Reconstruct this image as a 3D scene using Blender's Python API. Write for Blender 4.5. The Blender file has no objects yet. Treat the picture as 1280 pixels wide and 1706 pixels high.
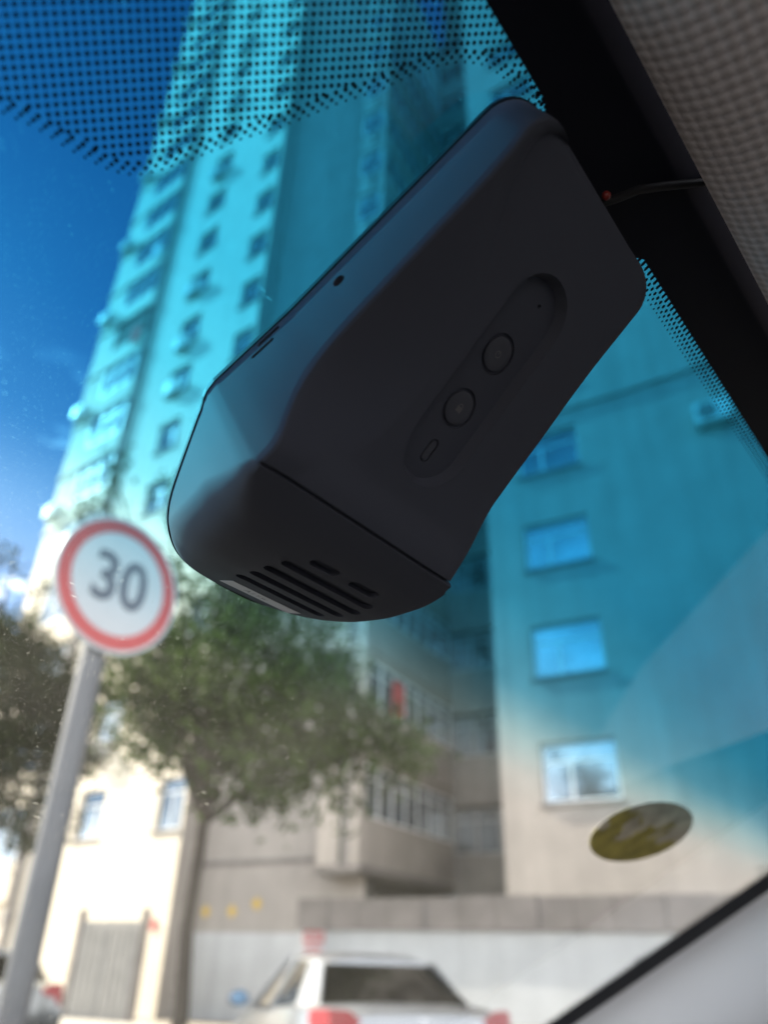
import bpy, bmesh, math, random
import numpy as np
from mathutils import Vector, Matrix

S = bpy.context.scene
R = math.radians
COL = S.collection
random.seed(7); rng = np.random.default_rng(11)

# ------------------------------------------------------------------ camera, world, sun
def az(a): return Vector((math.sin(R(a)), math.cos(R(a)), 0.0))
Z = Vector((0, 0, 1))
EYE = Vector((0, 0, 1.30))
CAM_ROT = Matrix(((0.999593211, -0.0285203769, 0.0), (-0.0144876363, -0.507768287, -0.861371857), (0.02456665, 0.86102146, -0.507974925)))
cd = bpy.data.cameras.new('camera'); cam = bpy.data.objects.new('camera', cd); COL.objects.link(cam)
cam.matrix_world = Matrix.Translation(EYE) @ CAM_ROT.to_4x4()
cd.sensor_fit = 'VERTICAL'; cd.sensor_height = 36.0; cd.lens = 1282 / 1706 * 36.0
cd.clip_start = 0.01; cd.clip_end = 3000
cd.dof.use_dof = True; cd.dof.focus_distance = 0.205; cd.dof.aperture_fstop = 9.0
S.camera = cam
S.view_settings.view_transform = 'Standard'; S.view_settings.look = 'None'
S.view_settings.exposure = 2.08; S.view_settings.gamma = 1.0
SUN_AZ, SUN_EL = -67.0, 35.0
sl = bpy.data.lights.new('sun', 'SUN'); sl.energy = 5.0; sl.angle = R(0.5); sl.color = (1.0, 0.90, 0.74)
so = bpy.data.objects.new('sun', sl); COL.objects.link(so)
sdir = az(SUN_AZ) * math.cos(R(SUN_EL)) + Z * math.sin(R(SUN_EL))
so.rotation_euler = sdir.to_track_quat('Z', 'Y').to_euler()
w = bpy.data.worlds.new('World'); S.world = w; w.use_nodes = True
nt = w.node_tree; nt.nodes.clear()
out = nt.nodes.new('ShaderNodeOutputWorld'); bg = nt.nodes.new('ShaderNodeBackground')
sky = nt.nodes.new('ShaderNodeTexSky'); sky.sky_type = 'NISHITA'; sky.sun_disc = False
sky.sun_elevation = R(SUN_EL); sky.sun_rotation = R(SUN_AZ); sky.altitude = 900; sky.air_density = 1.0; sky.dust_density = 0.4; sky.ozone_density = 2.0
tc = nt.nodes.new('ShaderNodeTexCoord'); mp = nt.nodes.new('ShaderNodeMapping'); mp.inputs['Scale'].default_value = (2.2, 2.2, 6.0)
nz = nt.nodes.new('ShaderNodeTexNoise'); nz.inputs['Scale'].default_value = 1.7; nz.inputs['Detail'].default_value = 7; nz.inputs['Roughness'].default_value = 0.62
sx = nt.nodes.new('ShaderNodeSeparateXYZ')
r1 = nt.nodes.new('ShaderNodeMapRange'); r1.inputs[1].default_value = 0.42; r1.inputs[2].default_value = 0.60
r2 = nt.nodes.new('ShaderNodeMapRange'); r2.inputs[1].default_value = 0.62; r2.inputs[2].default_value = 0.42
mu = nt.nodes.new('ShaderNodeMath'); mu.operation = 'MULTIPLY'
mx = nt.nodes.new('ShaderNodeMixRGB'); mx.inputs[2].default_value = (34.0, 34.4, 35.2, 1)
L_ = nt.links.new
L_(tc.outputs['Generated'], mp.inputs[0]); L_(mp.outputs[0], nz.inputs['Vector']); L_(tc.outputs['Generated'], sx.inputs[0])
bi = nt.nodes.new('ShaderNodeMath'); bi.operation = 'MULTIPLY_ADD'; bi.inputs[1].default_value = -.16      # extra unseen cloud added behind the car to brighten facades and cabin
L_(sx.outputs['Y'], bi.inputs[0]); L_(nz.outputs['Fac'], bi.inputs[2]); L_(bi.outputs[0], r1.inputs[0]); L_(sx.outputs['Z'], r2.inputs[0]); L_(r1.outputs[0], mu.inputs[0]); L_(r2.outputs[0], mu.inputs[1])
L_(mu.outputs[0], mx.inputs[0]); L_(sky.outputs[0], mx.inputs[1]); L_(mx.outputs[0], bg.inputs[0]); L_(bg.outputs[0], out.inputs[0])
bg.inputs[1].default_value = 0.050
S.cycles.transparent_max_bounces = 16; S.cycles.max_bounces = 8
S.cycles.sample_clamp_indirect = 6.0

# ------------------------------------------------------------------ frames of the car
F_, L = az(-52), az(38)                                  # car forward, car right
SL = R(30)
G = F_ * math.cos(SL) - Z * math.sin(SL)                 # down the windscreen
N = F_ * -math.sin(SL) - Z * math.cos(SL)                # from the glass into the cabin
D = 0.16
O = EYE - N * D
GLASS = Matrix((( G.x, L.x, N.x, O.x), (G.y, L.y, N.y, O.y), (G.z, L.z, N.z, O.z), (0, 0, 0, 1)))
CABIN = Matrix(((F_.x, L.x, 0, EYE.x), (F_.y, L.y, 0, EYE.y), (0, 0, 1, EYE.z), (0, 0, 0, 1)))  # not mirrored below: winding is recalculated

# ------------------------------------------------------------------ helpers
def mat(name, base=(.5, .5, .5), rough=.6, metal=0.0, noise=0.0, nscale=5.0, bump=0.0, bscale=80.0, spec=.5, streak=0.0, coat=0.0):
    m = bpy.data.materials.new(name); m.use_nodes = True
    t = m.node_tree; b = t.nodes['Principled BSDF']; k = t.links.new
    b.inputs['Base Color'].default_value = (*base, 1); b.inputs['Roughness'].default_value = rough; b.inputs['Metallic'].default_value = metal
    b.inputs['Specular IOR Level'].default_value = spec; b.inputs['Coat Weight'].default_value = coat
    c = t.nodes.new('ShaderNodeTexCoord')
    if noise > 0:
        n1 = t.nodes.new('ShaderNodeTexNoise'); n1.inputs['Scale'].default_value = nscale; n1.inputs['Detail'].default_value = 6; n1.inputs['Roughness'].default_value = .65
        k(c.outputs['Object'], n1.inputs['Vector'])
        mr = t.nodes.new('ShaderNodeMapRange'); mr.inputs[1].default_value = .3; mr.inputs[2].default_value = .7
        mr.inputs[3].default_value = 1 - noise; mr.inputs[4].default_value = 1 + noise * .5
        k(n1.outputs['Fac'], mr.inputs[0])
        src = mr.outputs[0]
        if streak > 0:
            pm = t.nodes.new('ShaderNodeMapping'); pm.inputs['Scale'].default_value = (2.2, 2.2, .12)
            n2 = t.nodes.new('ShaderNodeTexNoise'); n2.inputs['Scale'].default_value = 1.6; n2.inputs['Detail'].default_value = 5
            k(c.outputs['Object'], pm.inputs[0]); k(pm.outputs[0], n2.inputs['Vector'])
            m2 = t.nodes.new('ShaderNodeMapRange'); m2.inputs[1].default_value = .35; m2.inputs[2].default_value = .7; m2.inputs[3].default_value = 1; m2.inputs[4].default_value = 1 - streak
            k(n2.outputs['Fac'], m2.inputs[0])
            mm = t.nodes.new('ShaderNodeMath'); mm.operation = 'MULTIPLY'; k(src, mm.inputs[0]); k(m2.outputs[0], mm.inputs[1]); src = mm.outputs[0]
        vm = t.nodes.new('ShaderNodeVectorMath'); vm.operation = 'SCALE'; vm.inputs[0].default_value = base
        k(src, vm.inputs['Scale']); k(vm.outputs[0], b.inputs['Base Color'])
    if bump > 0:
        n3 = t.nodes.new('ShaderNodeTexNoise'); n3.inputs['Scale'].default_value = bscale; n3.inputs['Detail'].default_value = 3
        bp = t.nodes.new('ShaderNodeBump'); bp.inputs['Strength'].default_value = bump; bp.inputs['Distance'].default_value = .6 / bscale
        k(c.outputs['Object'], n3.inputs['Vector']); k(n3.outputs['Fac'], bp.inputs['Height']); k(bp.outputs[0], b.inputs['Normal'])
    return m

def setp(o, label=None, cat=None, group=None, kind=None):
    if label: o['label'] = label
    if cat: o['category'] = cat
    if group: o['group'] = group
    if kind: o['kind'] = kind
    return o

def thing(name, label, cat, loc, group=None, mw=None):
    o = bpy.data.objects.new(name, None); COL.objects.link(o); o.empty_display_size = .05
    o.matrix_world = mw if mw is not None else Matrix.Translation(loc)
    return setp(o, label, cat, group)

def obj(name, me, m=None, parent=None, mw=None, smooth=None):
    """link a bmesh or mesh as one object; mw is its world matrix"""
    if isinstance(me, bmesh.types.BMesh):
        bmesh.ops.recalc_face_normals(me, faces=me.faces)
        d = bpy.data.meshes.new(name); me.to_mesh(d); me.free(); me = d
    if m is not None and not me.materials: me.materials.append(m)
    o = bpy.data.objects.new(name, me); COL.objects.link(o)
    mw = Matrix.Identity(4) if mw is None else mw
    o.matrix_world = mw
    if parent is not None:
        o.parent = parent; o.matrix_parent_inverse = Matrix.Identity(4)
        o.matrix_basis = WORLD(parent).inverted() @ mw
    if smooth is not None:
        me.polygons.foreach_set('use_smooth', [True] * len(me.polygons))
        try: me.set_sharp_from_angle(angle=R(smooth))
        except Exception: pass
    return o

def WORLD(o):
    return o.matrix_basis if o.parent is None else WORLD(o.parent) @ o.matrix_parent_inverse @ o.matrix_basis

def box(bm, x0, x1, y0, y1, z0, z1, M=None):
    vs = [bm.verts.new((M @ Vector((x, y, z))) if M else (x, y, z)) for x in (x0, x1) for y in (y0, y1) for z in (z0, z1)]
    for f in ((0, 1, 3, 2), (4, 6, 7, 5), (0, 4, 5, 1), (2, 3, 7, 6), (0, 2, 6, 4), (1, 5, 7, 3)): bm.faces.new([vs[i] for i in f])

def tube(bm, pts, rad, seg=10, cap=True):
    pts = [Vector(p) for p in pts]; rr = rad if isinstance(rad, (list, tuple)) else [rad] * len(pts)
    rings = []
    for i, p in enumerate(pts):
        d = (pts[min(i + 1, len(pts) - 1)] - pts[max(i - 1, 0)]).normalized()
        a = d.orthogonal().normalized() if i == 0 else (a - d * a.dot(d)).normalized()
        b = d.cross(a)
        rings.append([bm.verts.new(p + (a * math.cos(2 * math.pi * j / seg) + b * math.sin(2 * math.pi * j / seg)) * rr[i]) for j in range(seg)])
    for A, B in zip(rings, rings[1:]):
        for j in range(seg): bm.faces.new((A[j], A[(j + 1) % seg], B[(j + 1) % seg], B[j]))
    if cap: bm.faces.new(rings[0]); bm.faces.new(rings[-1])

def loft(bm, rings, cap=True, closed=True):
    V = [[bm.verts.new(p) for p in r] for r in rings]
    n = len(V[0])
    for A, B in zip(V, V[1:]):
        for j in range(n if closed else n - 1): bm.faces.new((A[j], A[(j + 1) % n], B[(j + 1) % n], B[j]))
    if cap: bm.faces.new(V[0]); bm.faces.new(V[-1])

def prism(bm, poly, z0, z1):
    loft(bm, [[(x, y, z0) for x, y in poly], [(x, y, z1) for x, y in poly]])

def disc(bm, c, u, v, ru, rv, n=14):
    bm.faces.new([bm.verts.new(c + u * (ru * math.cos(2 * math.pi * i / n)) + v * (rv * math.sin(2 * math.pi * i / n))) for i in range(n)])

def arc(cx, cy, r, a0, a1, n): return [(cx + r * math.cos(R(a0 + (a1 - a0) * i / n)), cy + r * math.sin(R(a0 + (a1 - a0) * i / n))) for i in range(n + 1)]

def applied(o):
    """the mesh of o with its modifiers applied"""
    dg = bpy.context.evaluated_depsgraph_get(); dg.update()
    me = bpy.data.meshes.new_from_object(o.evaluated_get(dg)); old = o.data
    o.modifiers.clear(); o.data = me
    return o

def cut(o, cutters):
    for c in cutters:
        c.display_type = 'WIRE'
        md = o.modifiers.new('b', 'BOOLEAN'); md.operation = 'DIFFERENCE'; md.solver = 'EXACT'; md.object = c
    applied(o)
    for c in cutters: bpy.data.objects.remove(c)

def bevel(o, width, seg=3, angle=35):
    md = o.modifiers.new('v', 'BEVEL'); md.width = width; md.segments = seg; md.limit_method = 'ANGLE'; md.angle_limit = R(angle); md.use_clamp_overlap = True
    applied(o)

def smooth(o, a=35):
    me = o.data; me.polygons.foreach_set('use_smooth', [True] * len(me.polygons))
    try: me.set_sharp_from_angle(angle=R(a))
    except Exception: pass

def text_mesh(s, size, extrude=0.0, bold=0.0):
    c = bpy.data.curves.new('t', 'FONT'); c.body = s; c.size = size; c.align_x = 'CENTER'; c.align_y = 'CENTER'; c.extrude = extrude; c.offset = bold
    o = bpy.data.objects.new('t', c); COL.objects.link(o)
    dg = bpy.context.evaluated_depsgraph_get(); dg.update()
    me = bpy.data.meshes.new_from_object(o.evaluated_get(dg)); bpy.data.objects.remove(o)
    me.materials.clear()
    return me

# ------------------------------------------------------------------ materials
M = dict(
    cream=mat('sunlit_cream_render', (.56, .50, .41), .9, noise=.10, nscale=1.2, streak=.12, bump=.15, bscale=12),  # sunlit front: the sun is put into this lighter render colour
    beige=mat('shaded_beige_render', (.265, .238, .218), .9, noise=.14, nscale=.9, streak=.16, bump=.15, bscale=12),  # walls out of the sun: their shade is put into this darker colour
    white=mat('white_paint', (.37, .378, .388), .85, noise=.10, nscale=1.6, streak=.14),
    coping=mat('coping_stone', (.135, .120, .116), .9, noise=.25, nscale=2.5),
    frame=mat('white_frame', (.50, .51, .52), .4),
    dframe=mat('grey_frame', (.17, .175, .18), .5),
    pane=mat('window_glass', (.17, .21, .25), .05, metal=.75, spec=1.0, noise=.35, nscale=.8),
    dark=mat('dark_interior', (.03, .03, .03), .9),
    pipe=mat('pipe_grey', (.20, .18, .17), .7, noise=.2),
    ac=mat('ac_white', (.45, .45, .44), .5), acd=mat('ac_grille', (.10, .10, .10), .6),
    bark=mat('bark', (.034, .025, .019), .95, noise=.35, nscale=14, bump=.6, bscale=40),
    asphalt=mat('asphalt', (.075, .075, .075), .9, noise=.25, nscale=3, bump=.3, bscale=200),
    paving=mat('paving', (.34, .32, .29), .9, noise=.2, nscale=4),
    soil=mat('soil', (.24, .21, .17), .95, noise=.3, nscale=.4),
    pole=mat('galvanised_steel', (.066, .069, .080), .55, metal=.2, noise=.12, nscale=9),
    signw=mat('sign_white', (.31, .315, .335), .45, noise=.05), signr=mat('sign_red', (.30, .010, .014), .45, noise=.12, nscale=30), signk=mat('sign_black', (.03, .035, .06), .45),
    black=mat('frit_black', (.0030, .0040, .0095), .6, spec=.12),
    plastic=mat('black_plastic', (.0105, .0125, .0185), .55, spec=.38, bump=.12, bscale=4200),
    shell=mat('shell_plastic', (.0490, .0540, .0760), .78, spec=.20, bump=.12, bscale=4200),
    plastic2=mat('button_plastic', (.048, .052, .072), .6, spec=.3, bump=.08, bscale=4200),
    hole=mat('hole_black', (.004, .004, .004), .8, spec=.1),
    icon=mat('icon_grey', (.085, .085, .095), .6),
    label=mat('paper_label', (.42, .40, .46), .6), ink=mat('ink', (.06, .05, .07), .7),
    cable=mat('cable_black', (.004, .004, .006), .6, spec=.2), red=mat('red_plastic', (.16, .008, .006), .4),
    trim=mat('pillar_trim', (.74, .76, .82), .42, bump=.10, bscale=900),
    cabin=mat('cabin_grey', (.58, .56, .54), .8), cabind=mat('cabin_dark', (.014, .014, .014), .9, spec=.08),
    silver=mat('silver_paint', (.18, .19, .212), .35, metal=.35, coat=.6), navy=mat('dark_paint', (.035, .040, .045), .3, metal=.2, coat=1.0),
    tail=mat('red_lens', (.20, .005, .010), .35, spec=.3), tyre=mat('rubber', (.02, .02, .02), .85), rim=mat('alloy', (.55, .55, .56), .35, metal=.8),
    chrome=mat('chrome', (.6, .6, .62), .15, metal=1.0), plate=mat('plate_blue', (.03, .08, .35), .4), bluem=mat('mirror_glass', (.10, .19, .30), .12, metal=.5),
    base=mat('shaded_base_grey', (.09, .085, .08), .9, noise=.2),  # shade under the overhanging bays put into a darker base colour
    base2=mat('shaded_recess_render', (.14, .13, .122), .9, noise=.2, streak=.2), dpane=mat('dark_glass', (.03, .035, .04), .08, spec=.8),  # recess render: streaked, and darkened for the shade in the recess
    seatd=mat('dark_seat_cloth', (.035, .034, .036), .95),
    dash=mat('dashboard_plastic', (.028, .027, .026), .9, spec=.12, noise=.15, nscale=3),
    gate=mat('grey_steel', (.20, .195, .188), .7, noise=.2, nscale=3), yellow=mat('yellow_paint', (.42, .27, .02), .6), orange=mat('red_paint', (.33, .03, .025), .6),
    redcloth=mat('red_cloth', (.42, .05, .05), .9), seat=mat('seat_cloth', (.42, .40, .37), .9),
)

def leaf_mat(name, a, b):
    m = bpy.data.materials.new(name); m.use_nodes = True; t = m.node_tree; t.nodes.clear(); k = t.links.new
    o = t.nodes.new('ShaderNodeOutputMaterial'); g = t.nodes.new('ShaderNodeNewGeometry'); tcn = t.nodes.new('ShaderNodeTexCoord')
    n = t.nodes.new('ShaderNodeTexNoise'); n.inputs['Scale'].default_value = 1.1; n.inputs['Detail'].default_value = 3
    k(tcn.outputs['Object'], n.inputs['Vector'])
    ad = t.nodes.new('ShaderNodeMath'); ad.operation = 'MULTIPLY_ADD'; ad.inputs[1].default_value = .5; k(g.outputs['Random Per Island'], ad.inputs[0]); k(n.outputs['Fac'], ad.inputs[2])
    mr = t.nodes.new('ShaderNodeMapRange'); mr.inputs[1].default_value = .4; mr.inputs[2].default_value = 1.05; k(ad.outputs[0], mr.inputs[0])
    c = t.nodes.new('ShaderNodeMixRGB'); c.inputs[1].default_value = (*a, 1); c.inputs[2].default_value = (*b, 1); k(mr.outputs[0], c.inputs[0])
    d = t.nodes.new('ShaderNodeBsdfDiffuse'); tr = t.nodes.new('ShaderNodeBsdfTranslucent'); mi = t.nodes.new('ShaderNodeMixShader'); mi.inputs[0].default_value = .35
    k(c.outputs[0], d.inputs[0]); k(c.outputs[0], tr.inputs[0]); k(d.outputs[0], mi.inputs[1]); k(tr.outputs[0], mi.inputs[2]); k(mi.outputs[0], o.inputs[0])
    return m
def soften(m, rad):
    t = m.node_tree; b = t.nodes['Principled BSDF']; nb_ = t.nodes.new('ShaderNodeBevel'); nb_.samples = 6; nb_.inputs['Radius'].default_value = rad
    l = b.inputs['Normal'].links
    if l: t.links.new(nb_.outputs[0], l[0].from_node.inputs['Normal'])
    else: t.links.new(nb_.outputs[0], b.inputs['Normal'])
    return m
#M['housing'] = soften(mat('housing_plastic', (.030, .030, .033), .55, spec=.5, bump=.12, bscale=4200), .0030)
M['leaf'] = leaf_mat('leaves', (.022, .026, .015), (.055, .085, .022))
M['leaf2'] = leaf_mat('dark_leaves', (.018, .021, .013), (.036, .047, .020))

def headliner_mat():
    m = bpy.data.materials.new('headliner_fabric'); m.use_nodes = True; t = m.node_tree; b = t.nodes['Principled BSDF']; k = t.links.new
    b.inputs['Roughness'].default_value = .95; b.inputs['Specular IOR Level'].default_value = .1
    uv = t.nodes.new('ShaderNodeUVMap'); sp = t.nodes.new('ShaderNodeSeparateXYZ'); k(uv.outputs[0], sp.inputs[0])
    def f(op, a, bb=None):
        n = t.nodes.new('ShaderNodeMath'); n.operation = op
        for i, v in enumerate((a, bb)):
            if v is None: continue
            if isinstance(v, (int, float)): n.inputs[i].default_value = v
            else: k(v, n.inputs[i])
        return n.outputs[0]
    u = f('MULTIPLY', sp.outputs[0], 2 * math.pi / .0030); v = f('MULTIPLY', sp.outputs[1], 2 * math.pi / .0030)
    s = f('MULTIPLY', f('COSINE', f('MULTIPLY', f('ADD', u, v), .5)), f('COSINE', f('MULTIPLY', f('SUBTRACT', u, v), .5)))
    s = f('ADD', f('MULTIPLY', s, .5), .5)
    nz = t.nodes.new('ShaderNodeTexNoise'); nz.inputs['Scale'].default_value = 900; nz.inputs['Detail'].default_value = 2; k(uv.outputs[0], nz.inputs['Vector'])
    h = f('ADD', s, f('MULTIPLY', nz.outputs['Fac'], .55))
    mr = t.nodes.new('ShaderNodeMapRange'); mr.inputs[1].default_value = .25; mr.inputs[2].default_value = 1.2; k(h, mr.inputs[0])
    c = t.nodes.new('ShaderNodeMixRGB'); c.inputs[1].default_value = (.47, .42, .43, 1); c.inputs[2].default_value = (.75, .69, .72, 1)
    k(mr.outputs[0], c.inputs[0]); k(c.outputs[0], b.inputs['Base Color'])
    bp = t.nodes.new('ShaderNodeBump'); bp.inputs['Strength'].default_value = .9; bp.inputs['Distance'].default_value = .0006; k(h, bp.inputs['Height']); k(bp.outputs[0], b.inputs['Normal'])
    return m

def glass_mat():
    """laminated windscreen: clear below, blue shade band above, thin film of dust and dried droplets"""
    m = bpy.data.materials.new('windscreen_glass'); m.use_nodes = True; t = m.node_tree; t.nodes.clear(); k = t.links.new
    o = t.nodes.new('ShaderNodeOutputMaterial'); c = t.nodes.new('ShaderNodeTexCoord'); sp = t.nodes.new('ShaderNodeSeparateXYZ'); k(c.outputs['Object'], sp.inputs[0])
    wob = t.nodes.new('ShaderNodeTexNoise'); wob.inputs['Scale'].default_value = 9; k(c.outputs['Object'], wob.inputs['Vector'])
    ma = t.nodes.new('ShaderNodeMath'); ma.operation = 'MULTIPLY_ADD'; ma.inputs[1].default_value = .010; k(wob.outputs['Fac'], ma.inputs[0]); k(sp.outputs['X'], ma.inputs[2])
    rp = t.nodes.new('ShaderNodeValToRGB'); e = rp.color_ramp.elements
    mr = t.nodes.new('ShaderNodeMapRange'); mr.inputs[1].default_value = -.08; mr.inputs[2].default_value = .14; k(ma.outputs[0], mr.inputs[0]); k(mr.outputs[0], rp.inputs[0])
    e[0].position = 0; e[0].color = BAND[0]; e[1].position = 1; e[1].color = (.97, .98, .97, 1)
    for p, cc in BAND[1:]:
        x = e.new(p); x.color = cc
    tr = t.nodes.new('ShaderNodeBsdfTransparent'); k(rp.outputs[0], tr.inputs[0])
    gl = t.nodes.new('ShaderNodeBsdfGlossy'); gl.inputs['Roughness'].default_value = .015
    fr = t.nodes.new('ShaderNodeFresnel'); fr.inputs['IOR'].default_value = 1.33
    fm = t.nodes.new('ShaderNodeMath'); fm.operation = 'MULTIPLY'; fm.inputs[1].default_value = .85; k(fr.outputs[0], fm.inputs[0])
    gq = t.nodes.new('ShaderNodeNewGeometry'); iv = t.nodes.new('ShaderNodeMath'); iv.operation = 'SUBTRACT'; iv.inputs[0].default_value = 1; k(gq.outputs['Backfacing'], iv.inputs[1])
    fx = t.nodes.new('ShaderNodeMath'); fx.operation = 'MULTIPLY'; k(fm.outputs[0], fx.inputs[0]); k(iv.outputs[0], fx.inputs[1])      # no second bounce inside the pane
    m1 = t.nodes.new('ShaderNodeMixShader'); k(fx.outputs[0], m1.inputs[0]); k(tr.outputs[0], m1.inputs[1]); k(gl.outputs[0], m1.inputs[2])
    # dust: specks in random cells, a few droplet rings, some streaks and a faint film
    def specks(scale, lo, hi, keep, stretch=None, ring=False):
        vec = c.outputs['Object']
        if stretch:
            mp = t.nodes.new('ShaderNodeMapping'); mp.inputs['Scale'].default_value = stretch[0]; mp.inputs['Rotation'].default_value = (0, 0, stretch[1]); k(vec, mp.inputs[0]); vec = mp.outputs[0]
        v = t.nodes.new('ShaderNodeTexVoronoi'); v.inputs['Scale'].default_value = scale; v.voronoi_dimensions = '2D'; k(vec, v.inputs['Vector'])
        s = t.nodes.new('ShaderNodeSeparateColor'); k(v.outputs['Color'], s.inputs[0])
        g = t.nodes.new('ShaderNodeMath'); g.operation = 'GREATER_THAN'; g.inputs[1].default_value = 1 - keep; k(s.outputs[0], g.inputs[0])
        rr = t.nodes.new('ShaderNodeMath'); rr.operation = 'MULTIPLY_ADD'; rr.inputs[1].default_value = hi - lo; rr.inputs[2].default_value = lo; k(s.outputs[1], rr.inputs[0])
        d = t.nodes.new('ShaderNodeMath'); d.operation = 'DIVIDE'; k(v.outputs['Distance'], d.inputs[0]); k(rr.outputs[0], d.inputs[1])
        q = t.nodes.new('ShaderNodeMapRange'); q.inputs[1].default_value = 1.0; q.inputs[2].default_value = .6; k(d.outputs[0], q.inputs[0]); val = q.outputs[0]
        if ring:
            q2 = t.nodes.new('ShaderNodeMapRange'); q2.inputs[1].default_value = .45; q2.inputs[2].default_value = .7; k(d.outputs[0], q2.inputs[0])
            mm = t.nodes.new('ShaderNodeMath'); mm.operation = 'MULTIPLY'; k(val, mm.inputs[0]); k(q2.outputs[0], mm.inputs[1]); val = mm.outputs[0]
        mm = t.nodes.new('ShaderNodeMath'); mm.operation = 'MULTIPLY'; k(val, mm.inputs[0]); k(g.outputs[0], mm.inputs[1])
        return mm.outputs[0]
    def add(a, b):
        n = t.nodes.new('ShaderNodeMath'); n.operation = 'MAXIMUM'; k(a, n.inputs[0]); k(b, n.inputs[1]); return n.outputs[0]
    fac = specks(700, .04, .11, .16)
    fac = add(fac, specks(1150, .06, .14, .16))
    fac = add(fac, specks(160, .02, .042, .20))
    fac = add(fac, specks(95, .025, .06, .16, ring=True))
    fac = add(fac, specks(90, .015, .03, .14, ((1, .22, 1), .9)))
    film = t.nodes.new('ShaderNodeTexNoise'); film.inputs['Scale'].default_value = 22; film.inputs['Detail'].default_value = 6; k(c.outputs['Object'], film.inputs['Vector'])
    fl = t.nodes.new('ShaderNodeMapRange'); fl.inputs[1].default_value = .3; fl.inputs[2].default_value = .8; fl.inputs[3].default_value = .002; fl.inputs[4].default_value = .0095; k(film.outputs['Fac'], fl.inputs[0])
    sc = t.nodes.new('ShaderNodeMath'); sc.operation = 'MULTIPLY'; sc.inputs[1].default_value = .13; k(fac, sc.inputs[0])
    tot = t.nodes.new('ShaderNodeMath'); tot.operation = 'MAXIMUM'; k(sc.outputs[0], tot.inputs[0]); k(fl.outputs[0], tot.inputs[1])
    tl = t.nodes.new('ShaderNodeBsdfTranslucent')
    tm = t.nodes.new('ShaderNodeMixRGB'); tm.blend_type = 'MULTIPLY'; tm.inputs[0].default_value = 1; tm.inputs[2].default_value = (.75, .74, .70, 1); k(rp.outputs[0], tm.inputs[1]); k(tm.outputs[0], tl.inputs[0])
    m2 = t.nodes.new('ShaderNodeMixShader'); k(tot.outputs[0], m2.inputs[0]); k(m1.outputs[0], m2.inputs[1]); k(tl.outputs[0], m2.inputs[2])
    k(m2.outputs[0], o.inputs[0])
    return m
# colour of the glass down its slope (0 = top edge, 1 = well below the band)
BAND = [(.14, .49, .65, 1), (.48, (.15, .52, .70, 1)), (.60, (.20, .58, .75, 1)), (.73, (.34, .67, .81, 1)), (.82, (.68, .87, .92, 1)), (.92, (.93, .97, .97, 1))]

# ------------------------------------------------------------------ the setting
def sheet(name, pts, z, m):
    bm = bmesh.new(); bm.faces.new([bm.verts.new((*p, z)) for p in pts]); o = obj(name, bm, m); return setp(o, kind='structure')
def along(f, l, c=(0, 0)): v = az(-60) * f + az(30) * l; return (c[0] + v.x, c[1] + v.y)
sheet('ground', [(-900, -900), (900, -900), (900, 900), (-900, 900)], 0.0, M['soil'])
sheet('road', [along(-300, -7), along(300, -7), along(300, 6.2), along(-300, 6.2)], 0.004, M['asphalt'])
bm = bmesh.new(); P4 = [along(-300, 11.0), along(300, 11.0), along(300, 14.5), along(-300, 14.5)]; prism(bm, P4, 0.0, .13)
setp(obj('pavement', bm, M['paving']), kind='structure')
sheet('parking_strip', [along(-300, 6.2), along(300, 6.2), along(300, 10.99), along(-300, 10.99)], 0.008, M['asphalt'])

# ------------------------------------------------------------------ facades
def facade(name, origin, d, W, H, holes, m, parent, depth=.16, z0=0.0, extra_x=(), inward=None):
    """a wall W along d and H up with window holes (x0, x1, z0, z1), each with its reveals"""
    bm = bmesh.new(); n = inward
    xs = sorted(set([0, W] + [h[0] for h in holes] + [h[1] for h in holes])); zs = sorted(set([z0, H] + [h[2] for h in holes] + [h[3] for h in holes]))
    vt = {}
    def V(i, j):
        if (i, j) not in vt: vt[i, j] = bm.verts.new(origin + d * xs[i] + Z * zs[j])
        return vt[i, j]
    for i in range(len(xs) - 1):
        for j in range(len(zs) - 1):
            cx, cz = (xs[i] + xs[i + 1]) / 2, (zs[j] + zs[j + 1]) / 2
            if any(h[0] < cx < h[1] and h[2] < cz < h[3] for h in holes): continue
            bm.faces.new((V(i, j), V(i + 1, j), V(i + 1, j + 1), V(i, j + 1)))
    for x0, x1, a, b in holes:
        q = [origin + d * x + Z * z for x, z in ((x0, a), (x1, a), (x1, b), (x0, b))]
        f = [bm.verts.new(p) for p in q]; g = [bm.verts.new(p + n * depth) for p in q]
        for i in range(4): bm.faces.new((f[i], f[(i + 1) % 4], g[(i + 1) % 4], g[i]))
    dm = bpy.data.meshes.new(name); bm.to_mesh(dm); bm.free()
    return obj(name, dm, m, parent)

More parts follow.
